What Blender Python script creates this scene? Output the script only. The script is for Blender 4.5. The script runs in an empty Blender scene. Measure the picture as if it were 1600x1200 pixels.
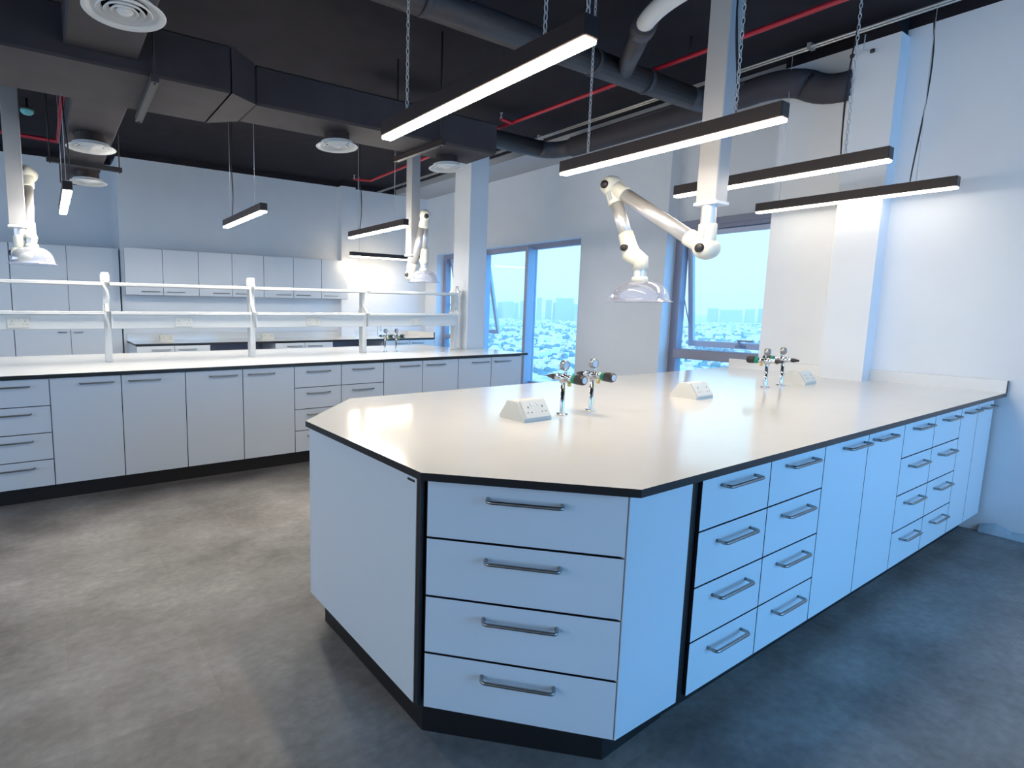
import bpy, math, random
from mathutils import Vector, Matrix
C = bpy.context.scene.collection
sc = bpy.context.scene
PI = math.pi

# ------------------------------------------------------------------ camera
PIT, ROL, YAW, CZ, FPX = 0.1239, -0.0121, 0.562, 1.3747, 868.53
fw = Vector((math.sin(YAW)*math.cos(PIT), math.cos(YAW)*math.cos(PIT), -math.sin(PIT)))
rt = Vector((math.cos(YAW), -math.sin(YAW), 0))
dn = fw.cross(rt)
rt, dn = math.cos(ROL)*rt + math.sin(ROL)*dn, -math.sin(ROL)*rt + math.cos(ROL)*dn
cd = bpy.data.cameras.new('camera')
cam = bpy.data.objects.new('camera', cd); C.objects.link(cam)
up, bk = -dn, -fw
cam.matrix_world = Matrix(((rt.x, up.x, bk.x, 0), (rt.y, up.y, bk.y, 0), (rt.z, up.z, bk.z, CZ), (0, 0, 0, 1)))
cd.sensor_width = 36; cd.lens = FPX*36/1600
cd.shift_x = (800-619.57)/1600; cd.shift_y = (589.36-600)/1600
cd.clip_start = 0.05; cd.clip_end = 8000
sc.camera = cam

# ------------------------------------------------------------------ world, exposure
sc.view_settings.view_transform = 'Standard'
sc.view_settings.look = 'None'
sc.view_settings.gamma = 1
sc.view_settings.exposure = 0.0
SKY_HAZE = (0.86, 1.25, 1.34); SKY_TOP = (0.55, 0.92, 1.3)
SKY_SOUTH_FILL = (.95, 3.0, 5.8, 1); SKY_WEST_FILL = (1.95, 2.25, 2.75, 1)
LAMP = 80.0; LAMP_FAR = 190.0
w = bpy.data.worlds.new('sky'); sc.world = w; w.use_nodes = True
nt = w.node_tree; nt.nodes.clear()
def N(nt, t, **kw):
    n = nt.nodes.new(t)
    for k, v in kw.items():
        if k.startswith('i_'): n.inputs[k[2:].replace('_', ' ')].default_value = v
        else: setattr(n, k, v)
    return n
L = lambda nt, a, b: nt.links.new(a, b)
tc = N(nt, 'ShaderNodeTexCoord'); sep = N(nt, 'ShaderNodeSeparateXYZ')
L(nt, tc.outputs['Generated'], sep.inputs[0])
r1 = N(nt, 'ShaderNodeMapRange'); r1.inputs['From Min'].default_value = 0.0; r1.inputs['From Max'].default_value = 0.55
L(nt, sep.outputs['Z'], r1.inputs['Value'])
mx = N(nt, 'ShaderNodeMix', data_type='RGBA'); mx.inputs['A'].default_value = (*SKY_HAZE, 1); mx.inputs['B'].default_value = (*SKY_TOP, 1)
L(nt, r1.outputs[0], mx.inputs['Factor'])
# sky towards -Y made brighter and bluer, added to light the room
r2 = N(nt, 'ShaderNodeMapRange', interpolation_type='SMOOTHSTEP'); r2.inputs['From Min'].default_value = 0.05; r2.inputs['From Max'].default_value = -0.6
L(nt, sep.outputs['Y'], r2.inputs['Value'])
mx2 = N(nt, 'ShaderNodeMix', data_type='RGBA'); mx2.inputs['B'].default_value = SKY_SOUTH_FILL
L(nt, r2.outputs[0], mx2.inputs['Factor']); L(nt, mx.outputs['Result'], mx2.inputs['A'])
r4 = N(nt, 'ShaderNodeMapRange', interpolation_type='SMOOTHSTEP'); r4.inputs['From Min'].default_value = -0.25; r4.inputs['From Max'].default_value = -0.8  # sky towards -X brightened too, added fill for left-facing surfaces
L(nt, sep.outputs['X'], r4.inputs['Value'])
mx3 = N(nt, 'ShaderNodeMix', data_type='RGBA'); mx3.inputs['B'].default_value = SKY_WEST_FILL
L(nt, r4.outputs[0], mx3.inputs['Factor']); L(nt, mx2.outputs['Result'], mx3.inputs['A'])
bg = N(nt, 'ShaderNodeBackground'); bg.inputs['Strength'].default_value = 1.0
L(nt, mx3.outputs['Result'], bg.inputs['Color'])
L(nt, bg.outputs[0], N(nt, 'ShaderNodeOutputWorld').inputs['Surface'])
sc.cycles.max_bounces = 8; sc.cycles.diffuse_bounces = 5; sc.cycles.glossy_bounces = 4
sc.cycles.transparent_max_bounces = 12; sc.cycles.volume_bounces = 2
sc.cycles.sample_clamp_indirect = 4.0

def portal(name, loc, rot, sx, sy):      # marks a window opening for sky sampling
    ld = bpy.data.lights.new(name, 'AREA'); ld.shape = 'RECTANGLE'; ld.size = sx; ld.size_y = sy
    ld.cycles.is_portal = True
    o = bpy.data.objects.new(name, ld); C.objects.link(o); o.location = loc; o.rotation_euler = rot
portal('skylight_portal', (6.02, 6.34, 1.3), (0, PI/2, 0), 2.1, 3.1)
portal('skylight_portal', (6.3, 3.0, 1.4), (0, PI/2, 0), 1.9, 1.5)
portal('skylight_portal', (3.05, -2.35, 1.25), (PI/2, 0, 0), 3.7, 2.3)
portal('skylight_portal', (-3.68, 6.25, 2.02), (0, -PI/2, 0), 2.2, 3.3)
portal('skylight_portal', (-3.68, 1.4, 1.55), (0, -PI/2, 0), 2.3, 5.0)

# ------------------------------------------------------------------ materials
def mat(name, col, rough=0.5, metal=0.0, spec=0.5, bump=None, noise=None, emit=None):
    m = bpy.data.materials.new(name); m.use_nodes = True
    t = m.node_tree; p = t.nodes['Principled BSDF']
    p.inputs['Base Color'].default_value = (*col, 1); p.inputs['Roughness'].default_value = rough
    p.inputs['Metallic'].default_value = metal; p.inputs['Specular IOR Level'].default_value = spec
    if noise or bump:
        co = N(t, 'ShaderNodeTexCoord'); nz = N(t, 'ShaderNodeTexNoise')
        nz.inputs['Scale'].default_value = (noise or bump)[0]; nz.inputs['Detail'].default_value = 6
        L(t, co.outputs['Object'], nz.inputs['Vector'])
        if noise:
            a = noise[1]
            rp = N(t, 'ShaderNodeMapRange'); rp.inputs['From Min'].default_value = .3; rp.inputs['From Max'].default_value = .7
            rp.inputs['To Min'].default_value = 1-a; rp.inputs['To Max'].default_value = 1+a
            L(t, nz.outputs['Fac'], rp.inputs['Value'])
            mm = N(t, 'ShaderNodeMix', data_type='RGBA', blend_type='MULTIPLY'); mm.inputs['Factor'].default_value = 1
            mm.inputs['A'].default_value = (*col, 1); L(t, rp.outputs[0], mm.inputs['B']); L(t, mm.outputs['Result'], p.inputs['Base Color'])
        if bump:
            b = N(t, 'ShaderNodeBump'); b.inputs['Strength'].default_value = bump[1]; b.inputs['Distance'].default_value = .002
            L(t, nz.outputs['Fac'], b.inputs['Height']); L(t, b.outputs[0], p.inputs['Normal'])
    if emit:
        p.inputs['Emission Color'].default_value = (*emit[0], 1); p.inputs['Emission Strength'].default_value = emit[1]
    return m
def glass(name, tint, gloss, rough=0.02, body=None):
    m = bpy.data.materials.new(name); m.use_nodes = True; t = m.node_tree; t.nodes.clear()
    tr = N(t, 'ShaderNodeBsdfTransparent'); tr.inputs['Color'].default_value = (*tint, 1)
    gl = N(t, 'ShaderNodeBsdfGlossy'); gl.inputs['Roughness'].default_value = rough
    fr = N(t, 'ShaderNodeFresnel'); fr.inputs['IOR'].default_value = 1.45
    ms = N(t, 'ShaderNodeMath', operation='MULTIPLY'); ms.inputs[1].default_value = gloss
    L(t, fr.outputs[0], ms.inputs[0])
    mix = N(t, 'ShaderNodeMixShader'); L(t, ms.outputs[0], mix.inputs[0]); L(t, tr.outputs[0], mix.inputs[1]); L(t, gl.outputs[0], mix.inputs[2])
    out = mix
    if body:
        df = N(t, 'ShaderNodeBsdfDiffuse'); df.inputs['Color'].default_value = (*body[0], 1)
        m2 = N(t, 'ShaderNodeMixShader'); m2.inputs[0].default_value = body[1]
        L(t, mix.outputs[0], m2.inputs[1]); L(t, df.outputs[0], m2.inputs[2]); out = m2
    L(t, out.outputs[0], N(t, 'ShaderNodeOutputMaterial').inputs['Surface'])
    return m

M = {}
M['wall'] = mat('white_wall_paint', (.79, .825, .87), .6, noise=(3, .02), bump=(180, .05))
M['soffit'] = mat('grey_soffit', (.45, .46, .48), .7)
M['black_paint'] = mat('black_ceiling_paint', (.017, .015, .020), .85, spec=.2, noise=(5, .18), bump=(60, .25))
M['duct'] = mat('dark_duct_wrap', (.047, .044, .053), .7, spec=.25, noise=(4, .12), bump=(35, .2))
M['pipe'] = mat('dark_grey_pipe', (.050, .049, .058), .5, spec=.4, noise=(9, .1))
M['black'] = mat('black_core', (.016, .014, .016), .35)
M['plinth'] = mat('black_plinth', (.012, .010, .011), .45)
M['front'] = mat('white_laminate_front', (.75, .79, .84), .38, spec=.45, bump=(250, .05))
M['top'] = mat('white_worktop_laminate', (.775, .765, .745), .17, spec=.55, noise=(6, .012))
_c = M['top'].node_tree.nodes['Principled BSDF']
_c.inputs['Roughness'].default_value = .12; _c.inputs['Specular IOR Level'].default_value = .5; _c.inputs['IOR'].default_value = 1.95
M['steel'] = mat('brushed_steel', (.36, .355, .35), .34, 1.0)
M['chrome'] = mat('chrome', (.75, .75, .76), .08, 1.0)
M['alu'] = mat('anodised_tube', (.72, .70, .69), .36, .65)
M['cream'] = mat('cream_plastic', (.74, .72, .61), .35)
M['white_plastic'] = mat('white_plastic', (.80, .78, .71), .3)
M['white_metal'] = mat('white_powder_coat', (.84, .84, .82), .4)
M['post'] = mat('grey_white_post', (.40, .40, .41), .45)
M['knob'] = mat('dark_knob', (.022, .016, .018), .4)
M['green'] = mat('green_ring', (.0, .22, .14), .4)
M['brass'] = mat('brass', (.75, .60, .22), .3, 1.0)
M['gauge'] = mat('gauge_face', (.72, .77, .84), .5)
M['lamp_body'] = mat('dark_bronze_housing', (.030, .020, .020), .42)
M['lens'] = mat('lit_lens', (.9, .9, .9), .5, emit=((1.0, .87, .70), LAMP))
M['lens_far'] = mat('lit_lens_far', (.9, .9, .9), .5, emit=((1.0, .93, .82), LAMP_FAR))
M['lens_dim'] = mat('lit_lens_dimmed', (.9, .9, .9), .5, emit=((1.0, .88, .72), LAMP*.14))
M['lens_wall'] = mat('lit_lens_wall', (.9, .9, .9), .5, emit=((1.0, .80, .52), LAMP*.85))
M['lens_mid'] = mat('lit_lens_mid', (.9, .9, .9), .5, emit=((1.0, .87, .70), LAMP*.7))
M['chain'] = mat('zinc_chain', (.62, .63, .66), .35, .3)
M['cable'] = mat('black_cable', (.012, .012, .014), .5)
M['red'] = mat('red_pipe_paint', (.42, .012, .03), .4)
M['conduit'] = mat('galvanised_conduit', (.60, .57, .52), .4, .7)
M['diffuser'] = mat('white_diffuser', (.90, .91, .90), .45)
M['teal'] = mat('teal_detector', (.16, .52, .52), .4)
M['frame'] = mat('grey_violet_aluminium', (.30, .31, .40), .45, .1)
M['mull'] = mat('grey_mullion', (.36, .40, .50), .4, .1)
M['sash'] = mat('pale_sash_aluminium', (.50, .56, .70), .4, .1)
M['pane'] = glass('window_glass', (.94, .985, 1.0), .03)
M['hood'] = glass('clear_hood_plastic', (.84, .87, .95), .55, .12, body=((.80, .83, .95), .20))
M['city_white'] = mat('white_plaster', (.70, .72, .72), .9)  # even off-white of the low houses
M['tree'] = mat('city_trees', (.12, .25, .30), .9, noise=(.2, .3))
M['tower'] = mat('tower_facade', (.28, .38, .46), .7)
M['film'] = mat('torn_plastic_film', (.45, .55, .62), .15, spec=.8)

def floor_mat():
    m = bpy.data.materials.new('concrete_look_vinyl'); m.use_nodes = True; t = m.node_tree; p = t.nodes['Principled BSDF']
    co = N(t, 'ShaderNodeTexCoord')
    mp = N(t, 'ShaderNodeMapping'); mp.inputs['Rotation'].default_value = (0, 0, 0)
    L(t, co.outputs['Object'], mp.inputs['Vector'])
    br = N(t, 'ShaderNodeTexBrick'); br.offset = .5; br.inputs['Scale'].default_value = 1.0
    br.inputs['Brick Width'].default_value = .92; br.inputs['Row Height'].default_value = .46; br.inputs['Mortar Size'].default_value = .0012
    br.inputs['Color1'].default_value = (.86, .86, .86, 1); br.inputs['Color2'].default_value = (1.12, 1.12, 1.12, 1); br.inputs['Mortar'].default_value = (.8, .8, .8, 1)
    L(t, mp.outputs[0], br.inputs['Vector'])
    n1 = N(t, 'ShaderNodeTexNoise'); n1.inputs['Scale'].default_value = 1.7; n1.inputs['Detail'].default_value = 9; n1.inputs['Roughness'].default_value = .62
    m2 = N(t, 'ShaderNodeMapping'); m2.inputs['Scale'].default_value = (.95, 1.25, 1); L(t, co.outputs['Object'], m2.inputs[0]); L(t, m2.outputs[0], n1.inputs['Vector'])
    n2 = N(t, 'ShaderNodeTexNoise'); n2.inputs['Scale'].default_value = 26; n2.inputs['Detail'].default_value = 7; L(t, m2.outputs[0], n2.inputs['Vector'])
    cr = N(t, 'ShaderNodeValToRGB'); e = cr.color_ramp.elements
    e[0].position = .32; e[0].color = (.128, .113, .106, 1); e[1].position = .68; e[1].color = (.345, .325, .312, 1)
    L(t, n1.outputs['Fac'], cr.inputs[0])
    a = N(t, 'ShaderNodeMix', data_type='RGBA', blend_type='MULTIPLY'); a.inputs['Factor'].default_value = .65
    L(t, cr.outputs[0], a.inputs['A']); L(t, br.outputs['Color'], a.inputs['B'])
    r = N(t, 'ShaderNodeMapRange'); r.inputs['From Min'].default_value = .3; r.inputs['From Max'].default_value = .7; r.inputs['To Min'].default_value = .86; r.inputs['To Max'].default_value = 1.14
    L(t, n2.outputs['Fac'], r.inputs['Value'])
    b = N(t, 'ShaderNodeMix', data_type='RGBA', blend_type='MULTIPLY'); b.inputs['Factor'].default_value = 1
    L(t, a.outputs['Result'], b.inputs['A']); L(t, r.outputs[0], b.inputs['B']); L(t, b.outputs['Result'], p.inputs['Base Color'])
    r3 = N(t, 'ShaderNodeMapRange'); r3.inputs['To Min'].default_value = .38; r3.inputs['To Max'].default_value = .62
    L(t, n1.outputs['Fac'], r3.inputs['Value']); L(t, r3.outputs[0], p.inputs['Roughness'])
    bp = N(t, 'ShaderNodeBump'); bp.inputs['Strength'].default_value = .12; bp.inputs['Distance'].default_value = .002
    L(t, n2.outputs['Fac'], bp.inputs['Height']); L(t, bp.outputs[0], p.inputs['Normal'])
    return m
M['floor'] = floor_mat()
def ground_mat():
    m = bpy.data.materials.new('city_ground'); m.use_nodes = True; t = m.node_tree; p = t.nodes['Principled BSDF']; p.inputs['Roughness'].default_value = .95
    co = N(t, 'ShaderNodeTexCoord')
    n1 = N(t, 'ShaderNodeTexNoise'); n1.inputs['Scale'].default_value = .016; n1.inputs['Detail'].default_value = 5; L(t, co.outputs['Object'], n1.inputs['Vector'])
    v = N(t, 'ShaderNodeTexVoronoi'); v.inputs['Scale'].default_value = .035; L(t, co.outputs['Object'], v.inputs['Vector'])
    cr = N(t, 'ShaderNodeValToRGB'); e = cr.color_ramp.elements
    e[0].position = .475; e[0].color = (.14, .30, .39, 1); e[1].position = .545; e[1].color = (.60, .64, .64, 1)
    ad = N(t, 'ShaderNodeMath', operation='MULTIPLY_ADD'); ad.inputs[1].default_value = .18
    L(t, v.outputs['Color'], ad.inputs[0]); L(t, n1.outputs['Fac'], ad.inputs[2])
    sb = N(t, 'ShaderNodeMath', operation='SUBTRACT'); sb.inputs[1].default_value = .09; L(t, ad.outputs[0], sb.inputs[0])
    L(t, sb.outputs[0], cr.inputs[0]); L(t, cr.outputs[0], p.inputs['Base Color'])
    return m
M['ground'] = ground_mat()

# ------------------------------------------------------------------ mesh helpers
class MB:
    def __init__(s): s.v = []; s.f = []; s.m = []; s.sm = []; s.T = Matrix.Identity(4)
    def add(s, vs, fs, mi=0, smooth=False):
        b = len(s.v); s.v += [s.T @ Vector(v) for v in vs]
        for k, f in enumerate(fs):
            s.f.append([b+i for i in f]); s.m.append(mi[k] if isinstance(mi, (list, tuple)) else mi); s.sm.append(smooth)
        return s
    def box(s, x0, x1, y0, y1, z0, z1, mi=0, top=None, front=None, ch=0.0):
        """mi for every face, or top / front (-y) faces of another slot; ch chamfers the edges"""
        f = [(0, 3, 2, 1), (4, 5, 6, 7), (0, 1, 5, 4), (1, 2, 6, 5), (2, 3, 7, 6), (3, 0, 4, 7)]
        mm = [mi]*6
        if top is not None: mm[1] = top
        if front is not None: mm[2] = front
        if ch <= 0:
            return s.add([(x0, y0, z0), (x1, y0, z0), (x1, y1, z0), (x0, y1, z0), (x0, y0, z1), (x1, y0, z1), (x1, y1, z1), (x0, y1, z1)], f, mm)
        P = []; idx = {}
        for ix, x in enumerate((x0, x1)):
            for iy, y in enumerate((y0, y1)):
                for iz, z in enumerate((z0, z1)):
                    sx, sy, sz = (1, -1)[ix]*ch, (1, -1)[iy]*ch, (1, -1)[iz]*ch
                    idx[ix, iy, iz] = len(P)
                    P += [(x, y+sy, z+sz), (x+sx, y, z+sz), (x+sx, y+sy, z)]
        F = []
        for a in (0, 1):
            F.append([idx[a, b, c]+0 for b, c in ((0, 0), (1, 0), (1, 1), (0, 1))][::(1 if a else -1)])
            F.append([idx[b, a, c]+1 for b, c in ((0, 0), (1, 0), (1, 1), (0, 1))][::(-1 if a else 1)])
            F.append([idx[b, c, a]+2 for b, c in ((0, 0), (1, 0), (1, 1), (0, 1))][::(1 if a else -1)])
        for a in (0, 1):
            for b in (0, 1):
                F.append([idx[a, b, 0]+0, idx[a, b, 1]+0, idx[a, b, 1]+1, idx[a, b, 0]+1])
                F.append([idx[a, 0, b]+0, idx[a, 1, b]+0, idx[a, 1, b]+2, idx[a, 0, b]+2])
                F.append([idx[0, a, b]+1, idx[1, a, b]+1, idx[1, a, b]+2, idx[0, a, b]+2])
        for k in idx.values(): F.append([k, k+1, k+2])
        mats = []
        for n in range(len(F)):
            q = mi
            if n < 6:
                if n == 5 and top is not None: q = top
                if n == 1 and front is not None: q = front
            mats.append(q)
        return s.add(P, F, mats)
    def prism(s, poly, z0, z1, mi=0, top=None, sides=None):
        n = len(poly)
        vs = [(x, y, z0) for x, y in poly]+[(x, y, z1) for x, y in poly]
        fs = [tuple(range(n))[::-1], tuple(range(n, 2*n))]+[(i, (i+1) % n, n+(i+1) % n, n+i) for i in range(n)]
        mm = [mi, mi if top is None else top]+[mi if sides is None else sides]*n
        return s.add(vs, fs, mm)
    def tube(s, pts, r, seg=8, mi=0, caps=True, closed=False):
        pts = [Vector(p) for p in pts]; n = len(pts)
        rr = r if isinstance(r, (list, tuple)) else [r]*n
        vs = []; up = None
        for i in range(n):
            a = pts[(i-1) % n] if (i or closed) else pts[0]; b = pts[(i+1) % n] if (i < n-1 or closed) else pts[-1]
            d = (b-a).normalized()
            if up is None:
                up = Vector((0, 0, 1)) if abs(d.z) < .9 else Vector((1, 0, 0))
            x = d.cross(up).normalized(); up = x.cross(d).normalized()
            for k in range(seg):
                t = 2*PI*k/seg; vs.append(pts[i]+rr[i]*(math.cos(t)*x+math.sin(t)*up))
        fs = []
        for i in range(n if closed else n-1):
            j = (i+1) % n
            for k in range(seg):
                l = (k+1) % seg; fs.append((i*seg+k, i*seg+l, j*seg+l, j*seg+k))
        s.add(vs, fs, mi, True)
        if caps and not closed:
            b = len(s.v)-len(vs)
            s.f.append([b+k for k in range(seg)][::-1]); s.m.append(mi); s.sm.append(False)
            s.f.append([b+(n-1)*seg+k for k in range(seg)]); s.m.append(mi); s.sm.append(False)
        return s
    def lathe(s, prof, seg=24, mi=0, mtx=None, sharp=False):
        T = s.T
        if mtx is not None: s.T = T @ mtx
        n = len(prof); vs = []
        for r, z in prof:
            for k in range(seg):
                t = 2*PI*k/seg; vs.append((r*math.cos(t), r*math.sin(t), z))
        fs = [(i*seg+k, i*seg+(k+1) % seg, (i+1)*seg+(k+1) % seg, (i+1)*seg+k) for i in range(n-1) for k in range(seg)]
        s.add(vs, fs, mi, not sharp)
        s.T = T
        return s
    def build(s, name, mats, parent=None, loc=None):
        me = bpy.data.meshes.new(name)
        me.from_pydata([tuple(v) for v in s.v], [], s.f)
        for m in (mats if isinstance(mats, (list, tuple)) else [mats]): me.materials.append(m)
        me.polygons.foreach_set('material_index', s.m); me.polygons.foreach_set('use_smooth', s.sm)
        me.update()
        o = bpy.data.objects.new(name, me); C.objects.link(o)
        if parent: o.parent = parent
        if loc: o.location = loc
        return o
def tag(o, label, cat, group=None, kind=None):
    o['label'] = label; o['category'] = cat
    if group: o['group'] = group
    if kind: o['kind'] = kind
    return o
def thing(name, label, cat, loc=(0, 0, 0), rz=0, group=None):
    o = bpy.data.objects.new(name, None); C.objects.link(o); o.location = loc; o.rotation_euler = (0, 0, rz)
    o.empty_display_size = .1
    return tag(o, label, cat, group)
def struct(name, mb, mats, parent=None, label=None):
    o = mb.build(name, mats, parent); o['kind'] = 'structure'
    if label: o['label'] = label
    return o
def dup(root, loc, label, rz=None, group=None):
    r = root.copy(); C.objects.link(r); r.location = loc; r['label'] = label
    if rz is not None: r.rotation_euler = (0, 0, rz)
    if group: r['group'] = group
    for ch in list(root.children):
        c = ch.copy(); C.objects.link(c); c.parent = r
        for g in list(ch.children):
            d = g.copy(); C.objects.link(d); d.parent = c
    return r
def TR(x, y, z): return Matrix.Translation((x, y, z))
def axis_to(p, d):                        # local z along d, at p
    return Matrix.Translation(p) @ Vector(d).to_track_quat('Z', 'Y').to_matrix().to_4x4()

# ------------------------------------------------------------------ room shell
CEIL = 3.34; WT = 3.26; XR = 5.0; XL = 5.75; YF = 8.2; XB = -3.6; YB = -2.3
struct('floor', MB().box(XB-.2, 6.1, YB-.2, 9.1, -.15, 0), M['floor'])
struct('ceiling', MB().box(XB-.2, 6.3, YB-.2, 9.1, CEIL, CEIL+.15), M['black_paint'])
struct('trim_1', MB().box(5.10, 6.2, 2.30, YF, 3.255, CEIL), M['soffit'], label='grey soffit strip along the top of the window wall')
# far wall, with the recessed bay behind the tall cupboards
m = MB().box(.87, 6.3, YF, YF+.15, 0, WT).box(.87, 6.3, YF+.001, YF+.15, WT, CEIL, 1)
struct('wall_far', m, [M['wall'], M['black_paint']])
m = MB().box(XB-.2, .87, 8.78, 8.93, 0, WT).box(.87, 1.0, YF+.15, 8.93, 0, WT).box(XB-.2, .87, 8.79, 8.93, WT, CEIL, 1)
struct('wall_far_recess', m, [M['wall'], M['black_paint']])
struct('wall_far_pier', MB().box(4.03, 4.28, 8.08, YF, 0, WT).box(4.03, 4.28, 8.081, YF, WT, CEIL, 1), [M['wall'], M['black_paint']])
struct('wall_left', MB().box(XB-.2, XB, YB-.2, -1.1, 0, CEIL).box(XB-.2, XB, 3.9, 4.6, 0, CEIL).box(XB-.2, XB, 4.6, 7.9, 0, .9).box(XB-.2, XB, 4.6, 7.9, 3.15, CEIL).box(XB-.2, XB, 7.9, 9.0, 0, CEIL).box(XB-.2, XB, -1.1, 3.9, 0, .4).box(XB-.2, XB, -1.1, 3.9, 2.7, CEIL), M['wall'])
# window wall: upper band, sill band and piers, openings between
m = MB()
m.box(XL, 6.25, 4.82, YF, 2.29, 3.30)                 # over the ribbon window
m.box(XL, 6.25, 4.82, YF, 0, .28)
m.box(XL, 6.05, 7.88, YF, .28, 2.29)
m.box(XL, 6.05, 3.67, 4.82, 0, 3.30)                  # pier between the two windows
m.box(5.93, 6.25, 2.30, 3.67, 2.33, 3.30)
m.box(5.93, 6.05, 2.30, 3.67, 0, .28)
struct('wall_window', m, M['wall'])
m = MB().box(XR, 6.25, YB-.2, 2.30, 0, WT).box(XR+.005, 6.2, YB-.2, 2.295, WT, CEIL, 1)
struct('wall_right', m, [M['wall'], M['black_paint']])
struct('wall_right_pilaster', MB().box(4.845, XR, 1.545, 1.80, 0, 3.21).box(4.86, XR, 1.56, 1.79, 3.21, CEIL, 1), [M['wall'], M['black_paint']])
# wall behind the camera: long window towards the south
m = MB()
m.box(XB-.2, 1.2, YB-.2, YB, 0, CEIL).box(1.2, 4.92, YB-.2, YB, 0, .1).box(1.2, 4.92, YB-.2, YB, 2.4, CEIL).box(4.92, XR, YB-.2, YB, 0, CEIL)
struct('wall_back', m, M['wall'])
# cove skirting with torn protective film on the right wall
m = MB(); random.seed(4); z = 0; pts = []
for k in range(40):
    y = .90-k*.07; pts.append((y, .055+.018*math.sin(k*1.7)+random.uniform(-.01, .012), .012+.01*random.random()))
vs = []; fs = []
for k, (y, h, d) in enumerate(pts):
    vs += [(XR-.003, y, .0), (XR-.02-d, y, .002), (XR-.014-d*.8, y, h*.55), (XR-.004, y, h)]
    if k:
        for j in range(3): a = (k-1)*4+j; fs.append((a, a+1, a+5, a+4))
m.add(vs, fs)
struct('baseboard_right', m, M['film'])
struct('baseboard_left', MB().box(XB, XB+.012, YB, 8.78, 0, .09), M['frame'])
# structural column at the end of the far bench
struct('column', MB().box(4.195, 4.465, 5.12, 5.41, 0, 3.33, ch=.004), M['wall'])

# ------------------------------------------------------------------ windows
def sash(parent, x, y0, y1, z1, z0, out):
    """top hung sash: hinge line at (x, z1), bottom swung out"""
    h = z1-z0; a = math.asin(out/h)
    T = TR(x, 0, z1) @ Matrix.Rotation(-a, 4, 'Y') @ TR(0, 0, -h)
    m = MB(); m.T = T; t = .055
    for q in ((y0, y0+t, 0, h), (y1-t, y1, 0, h), (y0+t, y1-t, 0, t+.01), (y0+t, y1-t, h-t, h)):
        m.box(0, .05, *q, ch=.004)
    o = m.build('sash', M['sash'], parent)
    m = MB(); m.T = T; m.box(.022, .028, y0+t, y1-t, t, h-t); m.build('pane', M['pane'], o)
    m = MB(); m.T = T; yc = y0+.53*(y1-y0)
    m.box(-.016, 0, yc-.05, yc+.05, .015, .045, ch=.003).box(-.045, -.016, yc-.012, yc+.012, .03, .10, ch=.004).box(-.05, -.033, yc-.14, yc+.012, .088, .104, ch=.004)
    m.build('handle', M['frame'], o)
    m = MB(); m.tube([(x-.0, y1-.02, z0+.42*h), (x+out*.3, y1-.03, z0+.30*h), (x+out*.72, y1-.02, z0+.22*h)], .006); m.build('stay', M['frame'], o)
# window_1: ribbon of full height panes, two fixed and one with an open sash at the far end
w1 = bpy.data.objects.new('window_1', None); C.objects.link(w1); w1['kind'] = 'structure'
XG = 5.90
m = MB()
m.box(XG, 6.0, 4.82, 7.88, 2.22, 2.29).box(XG, 6.0, 4.82, 7.88, .28, .34).box(XG, 6.0, 4.82, 4.855, .34, 2.22).box(XG, 6.0, 7.80, 7.88, .34, 2.22)
m.build('frame', M['frame'], w1)
MB().box(5.80, 5.995, 5.775, 5.83, .28, 2.25, ch=.004).build('mullion', M['mull'], w1)
MB().box(5.84, 5.995, 6.76, 6.82, .28, 2.25, ch=.004).build('mullion', M['mull'], w1)
MB().box(5.88, 6.0, 6.82, 7.80, .86, .93, ch=.004).build('transom', M['frame'], w1)
for y0, y1, z0, z1 in ((4.855, 5.775, .34, 2.22), (5.83, 6.76, .34, 2.22), (6.82, 7.80, .34, .86)):
    MB().box(5.955, 5.965, y0, y1, z0, z1).build('pane', M['pane'], w1)
sash(w1, 5.965, 6.83, 7.79, 2.21, .935, .30)
w2 = bpy.data.objects.new('window_2', None); C.objects.link(w2); w2['kind'] = 'structure'
m = MB()
m.box(5.93, 6.04, 2.30, 3.67, 2.235, 2.33).box(5.93, 6.04, 3.585, 3.67, .34, 2.235).box(5.93, 6.04, 2.30, 3.67, .28, .34).box(5.93, 6.04, 2.30, 2.36, .34, 2.235)
m.box(5.91, 5.93, 2.30, 3.64, 2.27, 2.34, ch=.004)
m.build('frame', M['frame'], w2)
MB().box(5.90, 6.04, 2.36, 3.60, .86, .965, ch=.006).build('transom', M['frame'], w2)
MB().box(5.98, 5.99, 2.36, 3.585, .34, .885).build('pane', M['pane'], w2)
sash(w2, 5.99, 2.37, 3.58, 2.23, .975, .17)
w3 = bpy.data.objects.new('window_3', None); C.objects.link(w3); w3['kind'] = 'structure'
m = MB().box(1.2, 4.92, YB-.12, YB-.05, .1, .16).box(1.2, 4.92, YB-.12, YB-.05, 2.34, 2.4)
for k in range(4): m.box(1.2+k*1.22, 1.26+k*1.22, YB-.12, YB-.05, .16, 2.34)
m.build('frame', M['frame'], w3)
for k in range(3): MB().box(1.26+k*1.22, 2.42+k*1.22, YB-.09, YB-.08, .16, 2.34).build('pane', M['pane'], w3)

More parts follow.
